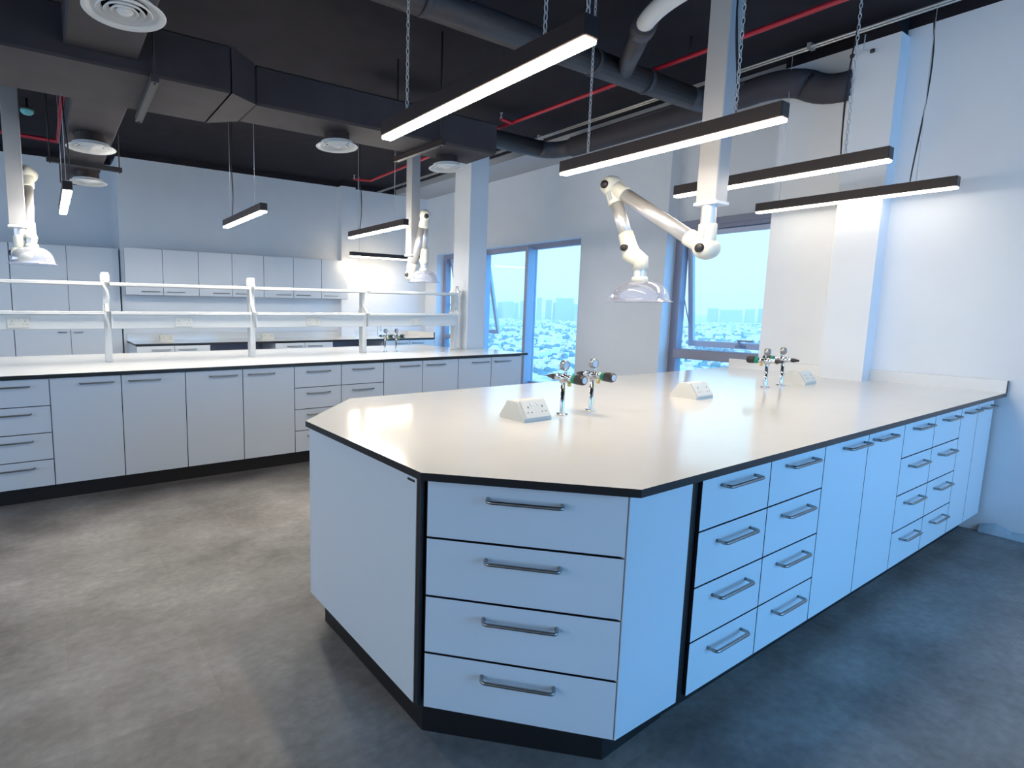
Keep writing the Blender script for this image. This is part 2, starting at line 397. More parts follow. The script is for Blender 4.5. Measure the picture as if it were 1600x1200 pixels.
w4 = bpy.data.objects.new('fill_window_4', None); C.objects.link(w4); w4['kind'] = 'structure'  # unseen window, added to throw fill onto the island end panel
m = MB().box(XB-.12, XB-.05, -1.1, 3.9, .4, .46).box(XB-.12, XB-.05, -1.1, 3.9, 2.64, 2.7)
for y in (-1.1, .135, 1.37, 2.605, 3.84): m.box(XB-.12, XB-.05, y, y+.06, .46, 2.64)
m.build('frame', M['frame'], w4)
w5 = bpy.data.objects.new('fill_window_5', None); C.objects.link(w5); w5['kind'] = 'structure'  # unseen window, added to brighten the far wall
m = MB().box(XB-.12, XB-.05, 4.6, 7.9, .9, .96).box(XB-.12, XB-.05, 4.6, 7.9, 3.09, 3.15)
for y in (4.6, 5.68, 6.76, 7.84): m.box(XB-.12, XB-.05, y, y+.06, .96, 3.09)
m.build('frame', M['frame'], w5)
for y in (4.66, 5.74, 6.82): MB().box(XB-.09, XB-.08, y, y+1.02, .96, 3.09).build('pane', M['pane'], w5)
for y in (-1.04, .195, 1.43, 2.665): MB().box(XB-.09, XB-.08, y, y+1.175, .46, 2.64).build('pane', M['pane'], w4)

# ------------------------------------------------------------------ cabinets
def bow_handle(mb, x, z, y, l=.212, r=.0058, out=.032):
    P = []; h = l/2; c = .012
    P.append((x-h, y, z)); P.append((x-h, y-out+c, z))
    for k in range(1, 4): t = k*PI/8; P.append((x-h+c-c*math.cos(t), y-out+c-c*math.sin(t), z))
    P.append((x-h+c, y-out, z)); P.append((x+h-c, y-out, z))
    for k in range(1, 4): t = k*PI/8; P.append((x+h-c+c*math.sin(t), y-out+c-c*math.cos(t), z))
    P.append((x+h, y-out+c, z)); P.append((x+h, y, z))
    return mb.tube(P, r, 8)
GAP = .0058; ZK = .12; ZC = .874
def front(parent, name, x0, x1, z0, z1, hx, hz, y=0, th=.019, handle=True):
    g = GAP/2
    o = MB().box(x0+g, x1-g, y-th, y, z0+g, z1-g, 1, front=0).build(name, [M['front'], M['black']], parent)
    if handle:
        bow_handle(MB(), hx, hz, y-th).build('handle', M['steel'], o)
    return o
def base_cabinet(label, loc, rz, width, depth, kind, group, doors=2, plinth_in=.06):
    """fronts on local -y at y=0 .. -.019; body behind"""
    t = thing('base_cabinet', label, 'cabinet', loc, rz, group)
    MB().box(.0008, width-.0008, .0, depth, ZK, ZC, 0, front=1).build('carcass', [M['front'], M['black']], t)
    MB().box(.0, width, plinth_in, depth-.05, 0, ZK).build('plinth', M['plinth'], t)
    if kind == 'drawers':
        h = (ZC-.003-ZK)/4
        for k in range(4):
            z1 = ZC-.003-k*h
            front(t, 'drawer', 0, width, z1-h, z1, width/2, z1-.05)
    else:
        ww = width/doors
        for k in range(doors):
            right = (k == 0) if doors > 1 else True
            hx = (k+1)*ww-.05-.106 if right else k*ww+.05+.106
            front(t, 'door', k*ww, (k+1)*ww, ZK, ZC-.003, hx, ZC-.05)
    return t
# --- island
GI = 'white base cabinets of the near island'
YI = .93                                   # front plane of the island's right side (fronts stand proud of it)
DI = 1.58
base_cabinet('white four-drawer island cabinet right of the black filler strip', (1.705, YI, 0), 0, .44, DI, 'drawers', GI)
base_cabinet('white four-drawer island cabinet between the filler-side drawers and the two-door cabinet', (2.145, YI, 0), 0, .437, DI, 'drawers', GI)
base_cabinet('white two-door island cabinet in the middle of the long right side', (2.582, YI, 0), 0, .866, DI, 'doors', GI)
base_cabinet('white four-drawer island cabinet just beyond the middle two-door cabinet', (3.448, YI, 0), 0, .44, DI, 'drawers', GI)
base_cabinet('white four-drawer island cabinet beside the last doors before the wall', (3.888, YI, 0), 0, .44, DI, 'drawers', GI)
base_cabinet('white narrow two-door island cabinet against the right wall', (4.328, YI, 0), 0, .645, .60, 'doors', GI)
# corner cabinet: 45 degree drawer face, white side panel, black filler
t = thing('corner_cabinet', 'white corner cabinet with four wide drawers on the angled near end of the island', 'cabinet', (.93, 1.33, 0), 0, GI)
ox, oy = .93, 1.33
R_ = lambda pts: [(x-ox, y-oy) for x, y in pts]
MB().prism(R_([(.955, 1.335), (1.355, .945), (1.66, .935), (1.66, 1.70), (.955, 1.70)]), ZK, ZC, 0, sides=1).build('carcass', [M['front'], M['black']], t)
MB().prism(R_([(.972, 1.36), (1.375, .972), (1.70, .985), (1.70, 1.70), (.972, 1.70)]), 0, ZK).build('plinth', M['plinth'], t)
MB().box(1.346-ox, 1.655-ox, .912-oy, .932-oy, ZK, ZC-.002, ch=.001).build('side_panel', M['front'], t)
MB().box(1.657-ox, 1.703-ox, .922-oy, .97-oy, ZK, ZC).build('filler_strip', M['black'], t)
fa = Vector((.945, 1.325, 0)); fb = Vector((1.345, .917, 0)); fd = (fb-fa); fl = fd.length; ang = math.atan2(fd.y, fd.x)
h = (ZC-.003-ZK)/4
T = TR(fa.x-ox, fa.y-oy, 0) @ Matrix.Rotation(ang, 4, 'Z')
for k in range(4):
    z1 = ZC-.003-k*h
    m = MB(); m.T = T; m.box(.006, fl-.001, -.004, .015, z1-h+.0035, z1-.0035, 1, front=0); o = m.build('drawer', [M['front'], M['black']], t)
    m = MB(); m.T = T; bow_handle(m, fl/2+.005, z1-.05, -.004); m.build('handle', M['steel'], o)
# end cabinet: the blank panel facing left
t = thing('end_cabinet', 'blank white end cabinet facing left at the near end of the island', 'cabinet', (.93, 1.75, 0), 0, GI)
ox, oy = .93, 1.75
MB().prism(R_([(.948, 1.728), (1.698, 1.728), (1.698, 2.50), (1.33, 2.50), (.948, 2.165)]), ZK, ZC).build('carcass', M['front'], t)
MB().prism(R_([(.972, 1.7005), (1.698, 1.7005), (1.698, 2.45), (1.36, 2.45), (.972, 2.11)]), 0, ZK).build('plinth', M['plinth'], t)
MB().box(.928-ox, .946-ox, 1.352-oy, 2.168-oy, ZK, ZC-.001, ch=.001).build('end_panel', M['front'], t)
MB().box(.930-ox, .944-ox, 1.331-oy, 1.350-oy, ZK, ZC).build('corner_strip', M['black'], t)
MB().box(.926-ox, .928-ox, 1.362-oy, 1.40-oy, .846, .853).build('sticker', M['knob'], t)['label'] = 'small dark printed sticker'
# worktop
t = thing('island_worktop', 'glossy white worktop with black edge and clipped corners on the near island', 'worktop', (3, 1.72, .876))
ox, oy = 3, 1.72
m = MB().prism(R_([(.90, 1.29), (1.326, .867), (XR-.002, .867), (XR-.002, 2.55), (1.33, 2.57), (.90, 2.143)]), .0, .024, 1, top=0, sides=1)
m.build('top', [M['top'], M['black']], t)
m = MB().box(XR-.024-ox, XR-.002-ox, .868-oy, 1.544-oy, .024, .10).box(XR-.024-ox, XR-.002-ox, 1.801-oy, 2.52-oy, .024, .10)
m.build('upstand', M['top'], t)
MB().box(XR-.024-ox, XR-.002-ox, .8655-oy, .868-oy, .024, .10).build('upstand_edge', M['black'], t)

# --- far bench
GB = 'white base cabinets of the far bench'
YG = 4.46; DB = 1.52; MW = .4432
def far_x(k): return .0-.004+MW*k
base_cabinet('white two-door far bench cabinet left of the leftmost drawers', (far_x(-3), YG, 0), 0, 2*MW, DB, 'doors', GB)
base_cabinet('white four-drawer cabinet at the left end of the far bench', (far_x(-1), YG, 0), 0, MW, DB, 'drawers', GB)
base_cabinet('white two-door far bench cabinet right beside the leftmost drawers', (far_x(0), YG, 0), 0, 2*MW, DB, 'doors', GB)
base_cabinet('white two-door far bench cabinet left of the paired drawer units', (far_x(2), YG, 0), 0, 2*MW, DB, 'doors', GB)
base_cabinet('white four-drawer far bench cabinet, left unit of the middle pair of drawers', (far_x(4), YG, 0), 0, MW, DB, 'drawers', GB)
base_cabinet('white four-drawer far bench cabinet, right unit of the middle pair of drawers', (far_x(5), YG, 0), 0, MW, DB, 'drawers', GB)
base_cabinet('white two-door far bench cabinet right of the paired drawer units', (far_x(6), YG, 0), 0, 2*MW, DB, 'doors', GB)
base_cabinet('white two-door cabinet at the window end of the far bench', (far_x(8), YG, 0), 0, 2*MW, .64, 'doors', GB)
t = thing('bench_worktop', 'long white worktop with black edge on the far bench under the shelf rack', 'worktop', (1.5, 5.2, .876))
ox, oy = 1.5, 5.2
m = MB().prism(R_([(-1.36, 4.412), (4.49, 4.412), (4.49, 5.118), (4.193, 5.118), (4.193, 6.05), (-1.36, 6.05)]), 0, .024, 1, top=0, sides=1)
m.build('top', [M['top'], M['black']], t)

# --- reagent rack on the far bench
t = thing('reagent_rack', 'white two-tier shelf rack with service panel and sockets on the far bench', 'shelf rack', (1.65, 5.2, .9))
oz = .9; px = [-.79, .43, 1.645, 2.845, 4.065]
def socket(parent, T, w=.146, h=.086):
    m = MB(); m.T = T; m.box(-w/2, w/2, -.009, 0, -h/2, h/2, ch=.003)
    o = m.build('socket', M['white_plastic'], parent)
    m = MB(); m.T = T
    for sx in (-1, 1): m.box(sx*.018-.006, sx*.018+.006, -.012, -.008, .012, .030, ch=.001)
    m.build('switch', M['white_metal'], o)
    m = MB(); m.T = T
    for sx in (-1, 1):
        c = sx*.042
        m.box(c-.0025, c+.0025, -.0096, -.0088, .004, .013).box(c-.014, c-.008, -.0096, -.0088, -.018, -.014).box(c+.008, c+.014, -.0096, -.0088, -.018, -.014)
    m.build('pin_hole', M['knob'], o)
    return o
for x in px:
    m = MB().box(x-.026-1.65, x+.026-1.65, -.04, .04, 0, .735, ch=.004)
    m.box(x-.034-1.65, x+.034-1.65, -.03, .03, .66, .725, ch=.01)
    o = m.build('post', M['white_metal'], t)
    # cantilever brackets that carry the shelves
    for z in (.42, .655):
        for sy in (-1, 1):
            b = MB(); b.add([(x-.012-1.65, sy*.04, z-.0), (x-.012-1.65, sy*.10, z+.0), (x-.012-1.65, sy*.04, z+.062),
                   (x+.012-1.65, sy*.04, z-.0), (x+.012-1.65, sy*.10, z+.0), (x+.012-1.65, sy*.04, z+.062)],
                  [(0, 1, 2), (3, 5, 4), (0, 3, 4, 1), (1, 4, 5, 2), (2, 5, 3, 0)])
            b.build('bracket', M['white_metal'], o)
    b = MB()
    for z in (.455, .475, .668, .690): b.lathe([(0, .003), (.005, .003), (.005, 0)], 8, 0, TR(x-.014-1.65, -.04, z) @ Matrix.Rotation(PI/2, 4, 'X'))
    b.build('screw', M['steel'], o)
for k in range(4):
    x0, x1 = px[k]+.027-1.65, px[k+1]-.027-1.65
    for z in (.405, .64):
        MB().box(x0, x1, -.105, .105, z-.013, z+.013, ch=.003).build('shelf', M['white_metal'], t)
    o = MB().box(x0, x1, -.075, .075, .275, .391, ch=.004).build('service_panel', M['white_metal'], t)
    socket(o, TR((-.176, 1.021, 2.245, 3.473)[k]-1.65, -.075, .332))

# --- back counter, wall cupboards, tall cupboards
GC = 'white base cabinets along the far wall'
YC = 7.42
base_cabinet('white two-door cabinet at the left end of the far wall counter', (.915, YC, 0), 0, .88, .70, 'doors', GC)
base_cabinet('white two-door cabinet between the two knee spaces of the far wall counter', (2.67, YC, 0), 0, .88, .70, 'doors', GC)
base_cabinet('white two-door cabinet at the right end of the far wall counter', (4.42, YC, 0), 0, .96, .55, 'doors', GC)
for x, l in ((1.80, 'dark knee-space panel under the far wall counter left of the middle cabinet'), (3.56, 'dark knee-space panel under the far wall counter right of the middle cabinet')):
    o = MB().box(x, x+.85, 7.95, 7.97, .0, .866).build('knee_panel', M['frame'], loc=(0, 0, 0)); tag(o, l, 'panel')
t = thing('wall_counter', 'white counter with upstand along the far wall behind the shelf rack', 'worktop', (3, 7.8, .876))
m = MB().box(.905-3, 5.39-3, 7.39-7.8, 8.078-7.8, 0, .024, 1, top=0).box(.905-3, 4.028-3, 8.078-7.8, YF-.001-7.8, 0, .024, 1, top=0).box(4.282-3, 5.39-3, 8.078-7.8, YF-.001-7.8, 0, .024, 1, top=0)
m.build('top', [M['top'], M['black']], t)
m = MB().box(.905-3, 4.028-3, 8.178-7.8, 8.198-7.8, .024, .11, 0, top=1).box(4.282-3, 5.37-3, 8.178-7.8, 8.198-7.8, .024, .11, 0, top=1).box(5.37-3, 5.39-3, 7.40-7.8, 8.198-7.8, .024, .11, 0, front=1)
m.build('upstand', [M['top'], M['black']], t)
GU = 'white wall cupboards above the far counter'
def wall_cupboard(label, x, doors, W=.45):
    t = thing('wall_cupboard', label, 'cupboard', (x, 7.86, 1.50), 0, GU)
    MB().box(.001, doors*W-.001, 0, .338, 0, .59, 0, front=1).build('carcass', [M['front'], M['black']], t)
    for k in range(doors):
        hx = (k+1)*W-.155 if (k == 0 and doors > 1) else k*W+.155
        front(t, 'door', k*W, (k+1)*W, 0, .59, hx, .045)
wall_cupboard('white two-door wall cupboard at the left end of the row over the far counter', .875, 2)
wall_cupboard('white two-door wall cupboard, second from the left over the far counter', 1.775, 2)
wall_cupboard('white two-door wall cupboard, second from the right over the far counter', 2.675, 2)
wall_cupboard('white single-door wall cupboard at the right end of the row', 3.575, 1)
GT = 'tall white cupboards in the far left recess'
def tall_cupboard(label, x):
    t = thing('tall_cupboard', label, 'cupboard', (x, 8.22, 0), 0, GT); W = .592
    MB().box(.001, 2*W-.001, 0, .55, .1, 2.10, 0, front=1).build('carcass', [M['front'], M['black']], t)
    MB().box(0, 2*W, .05, .55, 0, .1).build('plinth', M['plinth'], t)
    for k in range(2):
        o = front(t, 'door', k*W, (k+1)*W, .1, 2.10, 0, 0, handle=False)
        bow_handle(MB(), W-.05-.04 if k == 0 else W+.05+.04, 1.02, -.019, l=.09).build('handle', M['steel'], o)
tall_cupboard('tall white two-door cupboard beside the return of the far wall', -.331)
tall_cupboard('tall white two-door cupboard at the left edge of the recess', -1.518)

# ------------------------------------------------------------------ things on the worktops
def pedestal(label, loc, group):
    t = thing('pedestal_socket', label, 'socket', loc, 0, group)
    W, D, H = .165, .15, .082; x = W/2
    prof = [(-D/2, 0), (-D/2, .014), (-.03, H), (.03, H), (D/2, .014), (D/2, 0)]
    vs = [(-x, y, z) for y, z in prof]+[(x, y, z) for y, z in prof]; n = len(prof)
    m = MB(); m.add(vs, [tuple(range(n)), tuple(range(n, 2*n))[::-1]]+[(i, n+i, n+(i+1) % n, (i+1) % n) for i in range(n)])
    m.build('housing', M['white_plastic'], t)
    a = math.atan2(D/2-.03, H-.014)
    socket(t, TR(0, -(D/2+.03)/2, (H+.014)/2) @ Matrix.Rotation(-a, 4, 'X'))
    return t
GS = 'pedestal sockets on the worktops'
p0 = pedestal('sloped white twin socket box nearest the clipped end of the island', (1.765, 1.735, .9), GS)
dup(p0, (3.04, 1.725, .9), 'sloped white twin socket box in the middle of the island, between the tap pairs')
dup(p0, (4.32, 1.725, .9), 'sloped white twin socket box on the island close to the wall pilaster')
dup(p0, (1.34, 7.88, .9), 'sloped white twin socket box at the left of the far wall counter')
dup(p0, (2.72, 7.88, .9), 'sloped white twin socket box further right on the far wall counter')
def gas_tap(label, loc, rz, group):
    t = thing('gas_tap', label, 'gas tap', loc, rz, group)
    MB().lathe([(.0, .006), (.012, .008), (.026, .006), (.028, 0), (0, 0)], 20).build('base_flange', M['chrome'], t)
    MB().lathe([(.0098, .004), (.0098, .15), (.0, .152)], 16).build('stem', M['chrome'], t)
    Y = lambda y, z=.17: TR(0, y, z) @ Matrix.Rotation(PI/2, 4, 'X')      # local z -> -y
    m = MB().lathe([(0, .02), (.017, .018), (.019, 0), (.017, -.02), (0, -.022)], 16, 0, TR(0, 0, .168))
    m.lathe([(0, -.075), (.008, -.07), (.011, -.045), (.014, -.04), (.014, .03), (.017, .032), (.017, .055), (0, .056)], 14, 0, Y(0))
    m.lathe([(.014, -.012), (.016, 0), (.014, .012)], 12, 0, TR(0, .03, .175))
    m.build('valve_body', M['chrome'], t)
    MB().lathe([(0, .0), (.008, 0), (.010, .018), (0, .02)], 12, 0, TR(0, -.035, .135)).build('drain_nut', M['brass'], t)
    MB().lathe([(0, 0), (.011, 0), (.014, .012), (.009, .03), (.006, .045), (0, .046)], 14, 0, TR(0, .045, .17) @ Matrix.Rotation(-PI/2, 4, 'X')).build('outlet_nozzle', M['knob'], t)
    m = MB().tube([(0, -.012, .182), (0, -.012, .20), (.002, -.006, .215)], .006)
    m.build('gauge_pipe', M['chrome'], t)
    G = TR(.0, -.004, .226) @ Matrix.Rotation(PI/2, 4, 'X')
    o = MB().lathe([(0, -.012), (.02, -.012), (.023, -.008), (.023, .010), (.020, .012), (.019, .009)], 24, 0, G).build('gauge', M['steel'], t)
    MB().lathe([(.0195, .0088), (0, .0092)], 24, 0, G).build('dial', M['gauge'], o)
    MB().lathe([(0, .055), (.019, .055), (.021, .060), (.021, .072), (.018, .074)], 18, 0, Y(0)).build('collar_ring', M['green'], t)
    prof = [(.016, .073), (.022, .076), (.023, .11), (.019, .118), (0, .118)]
    o = MB().lathe(prof, 14, 0, Y(0), sharp=True).build('knob', M['knob'], t)
    MB().lathe([(.015, .1185), (0, .1188)], 18, 0, Y(0)).build('knob_cap', M['gauge'], o)
    return t
GG = 'chrome gas taps with gauges'
g0 = gas_tap('chrome gas tap with green-ringed black knob, nearer the first socket box', (1.975, 1.715, .9), 0, GG)
dup(g0, (2.18, 1.72, .9), 'chrome gas tap with green-ringed black knob, right one of the near pair')
dup(g0, (3.86, 1.72, .9), 'chrome gas tap with its green-ringed knob turned left, left of the far island pair', PI)
dup(g0, (4.07, 1.72, .9), 'chrome gas tap at the wall side of the far island pair', PI)
dup(g0, (3.105, 5.17, .9), 'left chrome gas tap under the shelf rack on the far bench', .3)
dup(g0, (3.245, 5.17, .9), 'right chrome gas tap under the shelf rack on the far bench', .3)
t = thing('sink_tap', 'slim gooseneck tap on the far wall counter behind the gas taps', 'tap', (4.65, 7.99, .9))
MB().lathe([(0, .03), (.018, .03), (.022, 0), (0, 0)], 14).build('base', M['chrome'], t)
P = [(0, 0, .02), (0, 0, .14)]+[(0, -.05+.05*math.cos(k*PI/8), .14+.05*math.sin(k*PI/8)) for k in range(1, 9)]+[(0, -.10, .10)]
MB().tube(P, .009).build('spout', M['chrome'], t)

# ------------------------------------------------------------------ linear pendant lights
def chain(mb, x, y, z0, z1, pitch=.026, r=.0021, hw=.0065):
    n = max(1, int((z1-z0)/pitch)); p = (z1-z0)/n
    for k in range(n):
        zc = z0+(k+.5)*p; h = p*.62
        q = []
        for j in range(8):
            a = j*PI/4; u, v = hw*math.cos(a), h*math.sin(a)
            q.append((x+u, y, zc+v) if k % 2 else (x, y+u, zc+v))
        mb.tube(q, r, 5, closed=True)
def light(label, x, yc, ends, group, chained, cord_at=None, zb=2.15, lens='lens', H=.066, W=.062, LEN=1.145, along='y', top=3.262):
    t = thing('linear_light', label, 'light', (x, yc, zb), 0 if along == 'y' else PI/2, group)
    h = LEN/2
    m = MB().box(-W/2, W/2, -h, h, .004, H, ch=.003); m.build('housing', M['lamp_body'], t)
    MB().box(-W/2+.005, W/2-.005, -h+.002, h-.002, -.009, .0045, ch=.003).build('lens', M[lens], t)
    MB().box(-W/2+.010, W/2-.010, -h+.01, h-.01, H-.002, H+.0025).build('top_strip', M['white_metal'], t)
    for e in ends:
        m = MB()
        if chained: chain(m, 0, e, H, top-zb)
        else: m.tube([(0, e, H), (0, e, top-zb)], .0022, 6)
        o = m.build('suspension_chain' if chained else 'suspension_wire', M['chain'], t)
    if cord_at is not None:
        s = 1 if cord_at > 0 else -1
        P = []; random.seed(int(x*100))
        for k in range(13):
            q = k/12; P.append((.016+.010*math.sin(q*9), cord_at+s*(-.015+.02*math.sin(q*5+x)), H+.002+(top-zb-H)*q))
        P.insert(0, (.0, cord_at-.10*s, H+.002))
        MB().tube(P, [.006]+[.0055 if .25 < k/13 < .4 else .0042 for k in range(1, 14)], 6).build('power_cord', M['cable'], t)
    return t
GL = 'linear pendant lights over the island'
light('linear pendant light nearest the camera, end over the clipped end of the island', 1.375, 1.725, (.40, -.39, -.555), GL, True)
light('second linear pendant light over the island, in front of the fume arm post', 2.565, 1.735, (.40, -.375), GL, True, -.375)
light('third linear pendant light over the island, half behind the fume arm post', 3.675, 1.730, (.40, -.375), GL, True, -.375, lens='lens_mid')
light('fourth linear pendant light over the island, beside the wall pilaster', 4.77, 1.73, (.42, -.37), GL, False, -.37, lens='lens_dim')
GF = 'linear pendant lights over the far bench'
light('linear pendant light over the left of the far bench, seen end on', .178, 5.14, (.40, -.38), GF, False, -.38, top=3.33, lens='lens_far')
light('linear pendant light over the middle of the far bench, left of the posts', 1.565, 5.13, (.39, -.345), GF, False, .39, top=3.33, lens='lens_far')
light('linear pendant light over the far bench beside the second fume arm post', 2.95, 5.12, (.39, -.36), GF, False, .39, top=3.33, lens='lens_far')
light('level linear pendant light in front of the warm-lit far right wall', 4.55, 7.68, (.42, -.38), GF, False, None, along='x', top=3.33, lens='lens_wall')

# ------------------------------------------------------------------ fume extraction arms
def fume_arm(label, post, jl, j2, j3, hood, group, hood_d=.40, ztop=CEIL):
    x, y = post; zb = 1.955
    t = thing('fume_arm', label, 'fume extraction arm', (x, y, 0), 0, group)
    O = Vector((x, y, 0)); S = .055
    MB().box(-S, S, -S, S, zb, ztop, ch=.004).build('ceiling_post', M['post'], t)
    MB().box(-S-.008, S+.008, -S-.008, S+.008, zb-.014, zb+.004, ch=.003).build('post_flange', M['white_metal'], t)
    J1, J2, J3, Hd = (Vector(q)-O for q in (jl, j2, j3, hood))
    r = .040
    m = MB().lathe([(r*.95, zb-.014), (r*.95, J1.z+.06)], 20, 0, TR(J1.x, J1.y, 0)); m.build('swivel_tube', M['alu'], t)
    def hinge(P, a, b, side):
        """housing at P between directions a and b, pivot axis across them"""
        a = a.normalized(); b = b.normalized(); ax = a.cross(b)
        ax = ax.normalized() if ax.length > .05 else Vector((0, 1, 0))
        if ax.dot(Vector((-1, -.25, 0))) < 0: ax = -ax
        m = MB()
        m.tube([P, P+a*.06, P+a*.125, P+a*.13], [.046, .046, .0465, .044], 18)
        m.tube([P, P+b*.06, P+b*.125, P+b*.13], [.044, .045, .0465, .044], 18)
        m.lathe([(0, -.078), (.030, -.074), (.052, -.052), (.060, -.015), (.057, .025), (.046, .052), (.03, .060), (0, .062)], 24, 0, axis_to(P, ax))
        o = m.build('joint_housing', M['cream'], t)
        MB().lathe([(0, .018), (.019, .018), (.0245, .011), (.0245, -.004)], 20, 0, axis_to(P+ax*.060, ax)).build('clamp_knob', M['knob'], o)
        a2 = (a-ax*a.dot(ax)).normalized(); c = ax.cross(a2); q = P+ax*.0455+a2*.045
        lp = MB(); lp.T = Matrix(((c.x, ax.x, a2.x, q.x), (c.y, ax.y, a2.y, q.y), (c.z, ax.z, a2.z, q.z), (0, 0, 0, 1)))
        lp.box(-.011, .011, -.004, .0025, 0, .062, ch=.002).build('label_plate', M['soffit'], o)
        return o
    hinge(J1, Vector((0, 0, 1)), J2-J1, 1)
    hinge(J2, J3-J2, J1-J2, 1)
    d1 = (J2-J1).normalized(); d2 = (J3-J2).normalized()
    MB().tube([J1+d1*.11, J2-d1*.11], r, 24).build('arm_tube', M['alu'], t)
    MB().tube([J2+d2*.11, J3-d2*.06], r*.93, 24).build('arm_tube', M['alu'], t)
    # wrist elbow down to the hood
    m = MB().tube([J3-d2*.10, J3-d2*.02, J3+d2*.03+Vector((0, 0, -.01)), Vector((Hd.x, Hd.y, (J3.z+Hd.z)/2+.05)), Vector((Hd.x, Hd.y, Hd.z+.125))], [.043, .046, .056, .046, .044], 20)
    o = m.build('wrist_joint', M['cream'], t)
    sd = Vector((-d2.y, d2.x, 0)); sd = sd.normalized() if sd.length > .01 else Vector((1, 0, 0))
    if sd.dot(Vector((-.85, .53, 0))) < 0: sd = -sd
    MB().lathe([(0, .02), (.016, .02), (.02, .012), (.02, -.03)], 18, 0, axis_to(J3+sd*.055, sd)).build('clamp_knob', M['knob'], o)
    MB().lathe([(.036, .075), (.036, .125)], 20, 0, TR(*Hd)).build('hood_neck', M['alu'], t)
    MB().lathe([(.036, .085), (.046, .082), (.046, .058), (.036, .055)], 20, 0, TR(*Hd)).build('hood_collar', M['cream'], t)
    R = hood_d/2
    m = MB().lathe([(.044+(R*.88-.044)*math.sin(q*PI/20), -.052+.112*math.cos(q*PI/20)) for q in range(11)]+[(R*.93, -.060), (R, -.064), (R, -.068), (R*.90, -.064)], 40, 0, TR(*Hd))
    m.build('hood', M['hood'], t)
    return t
GA = 'fume extraction arms'
fume_arm('ceiling-hung fume arm with clear dome hood reaching left over the island', (3.075, 1.72), (3.06, 1.72, 1.715), (3.06, 2.353, 2.155), (3.06, 2.19, 1.755), (3.06, 2.11, 1.495), GA, .385)
fume_arm('folded fume arm hanging over the right half of the far bench', (3.46, 5.2), (3.46, 5.22, 1.74), (3.50, 5.02, 2.36), (3.56, 5.12, 1.93), (3.55, 5.10, 1.725), GA, .34)
fume_arm('folded fume arm at the left edge hanging over the far bench', (-.14, 5.2), (-.13, 5.2, 1.755), (-.06, 5.45, 2.40), (-.072, 5.22, 1.90), (-.06, 5.16, 1.74), GA, .335)

o = MB().box(XR-.022, XR-.001, 1.835, 1.86, 1.475, 3.2, ch=.003).build('cable_trunking', M['white_metal']); tag(o, 'thin white cable trunking on the wall at the left of the pilaster', 'trunking')

# ------------------------------------------------------------------ ceiling services
t = thing('main_duct', 'large dark rectangular duct crossing under the ceiling with a stepped taper', 'duct', (0, 3.7, 2.6))
oy, oz = 3.7, 2.6
MB().box(-3.5, .99, 3.40-oy, 4.03-oy, 0, .26, ch=.012).build('wide_section', M['duct'], t)
a = [(.99, 3.40-oy, 0), (.99, 4.03-oy, 0), (.99, 4.03-oy, .26), (.99, 3.40-oy, .26)]
b = [(1.16, 3.50-oy, 0), (1.16, 3.88-oy, 0), (1.16, 3.88-oy, .235), (1.16, 3.50-oy, .235)]
MB().add(a+b, [(0, 1, 5, 4), (1, 2, 6, 5), (2, 3, 7, 6), (3, 0, 4, 7)]).build('taper', M['duct'], t)
MB().box(1.16, 3.13, 3.50-oy, 3.88-oy, 0, .235, ch=.014).build('narrow_section', M['duct'], t)
o = MB().box(.205, .52, 4.032, 6.95, 2.62, 2.84, ch=.01).build('branch_duct', M['duct']); tag(o, 'dark branch duct running away over the far bench with two round diffusers', 'duct')
o = MB().box(.15, .49, 1.9, 3.40, 2.66, 2.84, ch=.01).build('branch_duct', M['duct']); tag(o, 'dark branch duct coming forward from the main duct, with the largest round diffuser', 'duct')
def diffuser(label, x, y, z, ztop, group, d=.31):
    t = thing('air_diffuser', label, 'air diffuser', (x, y, z), 0, group); R = d/2
    MB().lathe([(R*.60, ztop-z-.002), (R*.60, .012)], 28).build('neck', M['lamp_body'], t)
    MB().lathe([(R*.58, .02), (R*.95, .006), (R, .0), (R*.97, -.004), (R*.80, .010), (R*.76, .03)], 40).build('outer_ring', M['diffuser'], t)
    for q in (.68, .50, .34):
        MB().lathe([(R*(q-.12), .022), (R*q, .002), (R*q-.003, -.003), (R*(q-.14), .016)], 36).build('cone_ring', M['diffuser'], t)
    MB().lathe([(R*.22, .006), (R*.16, -.003), (0, -.006)], 24).build('centre_disc', M['diffuser'], t)
GD = 'round white ceiling air diffusers'
diffuser('largest round white diffuser at the top edge, under the forward branch duct', .335, 2.60, 2.53, 2.66, GD, .31)
diffuser('round white diffuser under the branch duct, nearer of two over the far bench', .357, 4.85, 2.52, 2.62, GD, .335)
diffuser('round white diffuser at the far end of the branch duct', .412, 6.2, 2.52, 2.62, GD, .335)
diffuser('round white diffuser under the main duct left of the hanging lights', 1.83, 3.74, 2.51, 2.60, GD, .30)
diffuser('round white diffuser under the right end of the main duct', 2.84, 3.78, 2.51, 2.60, GD, .295)
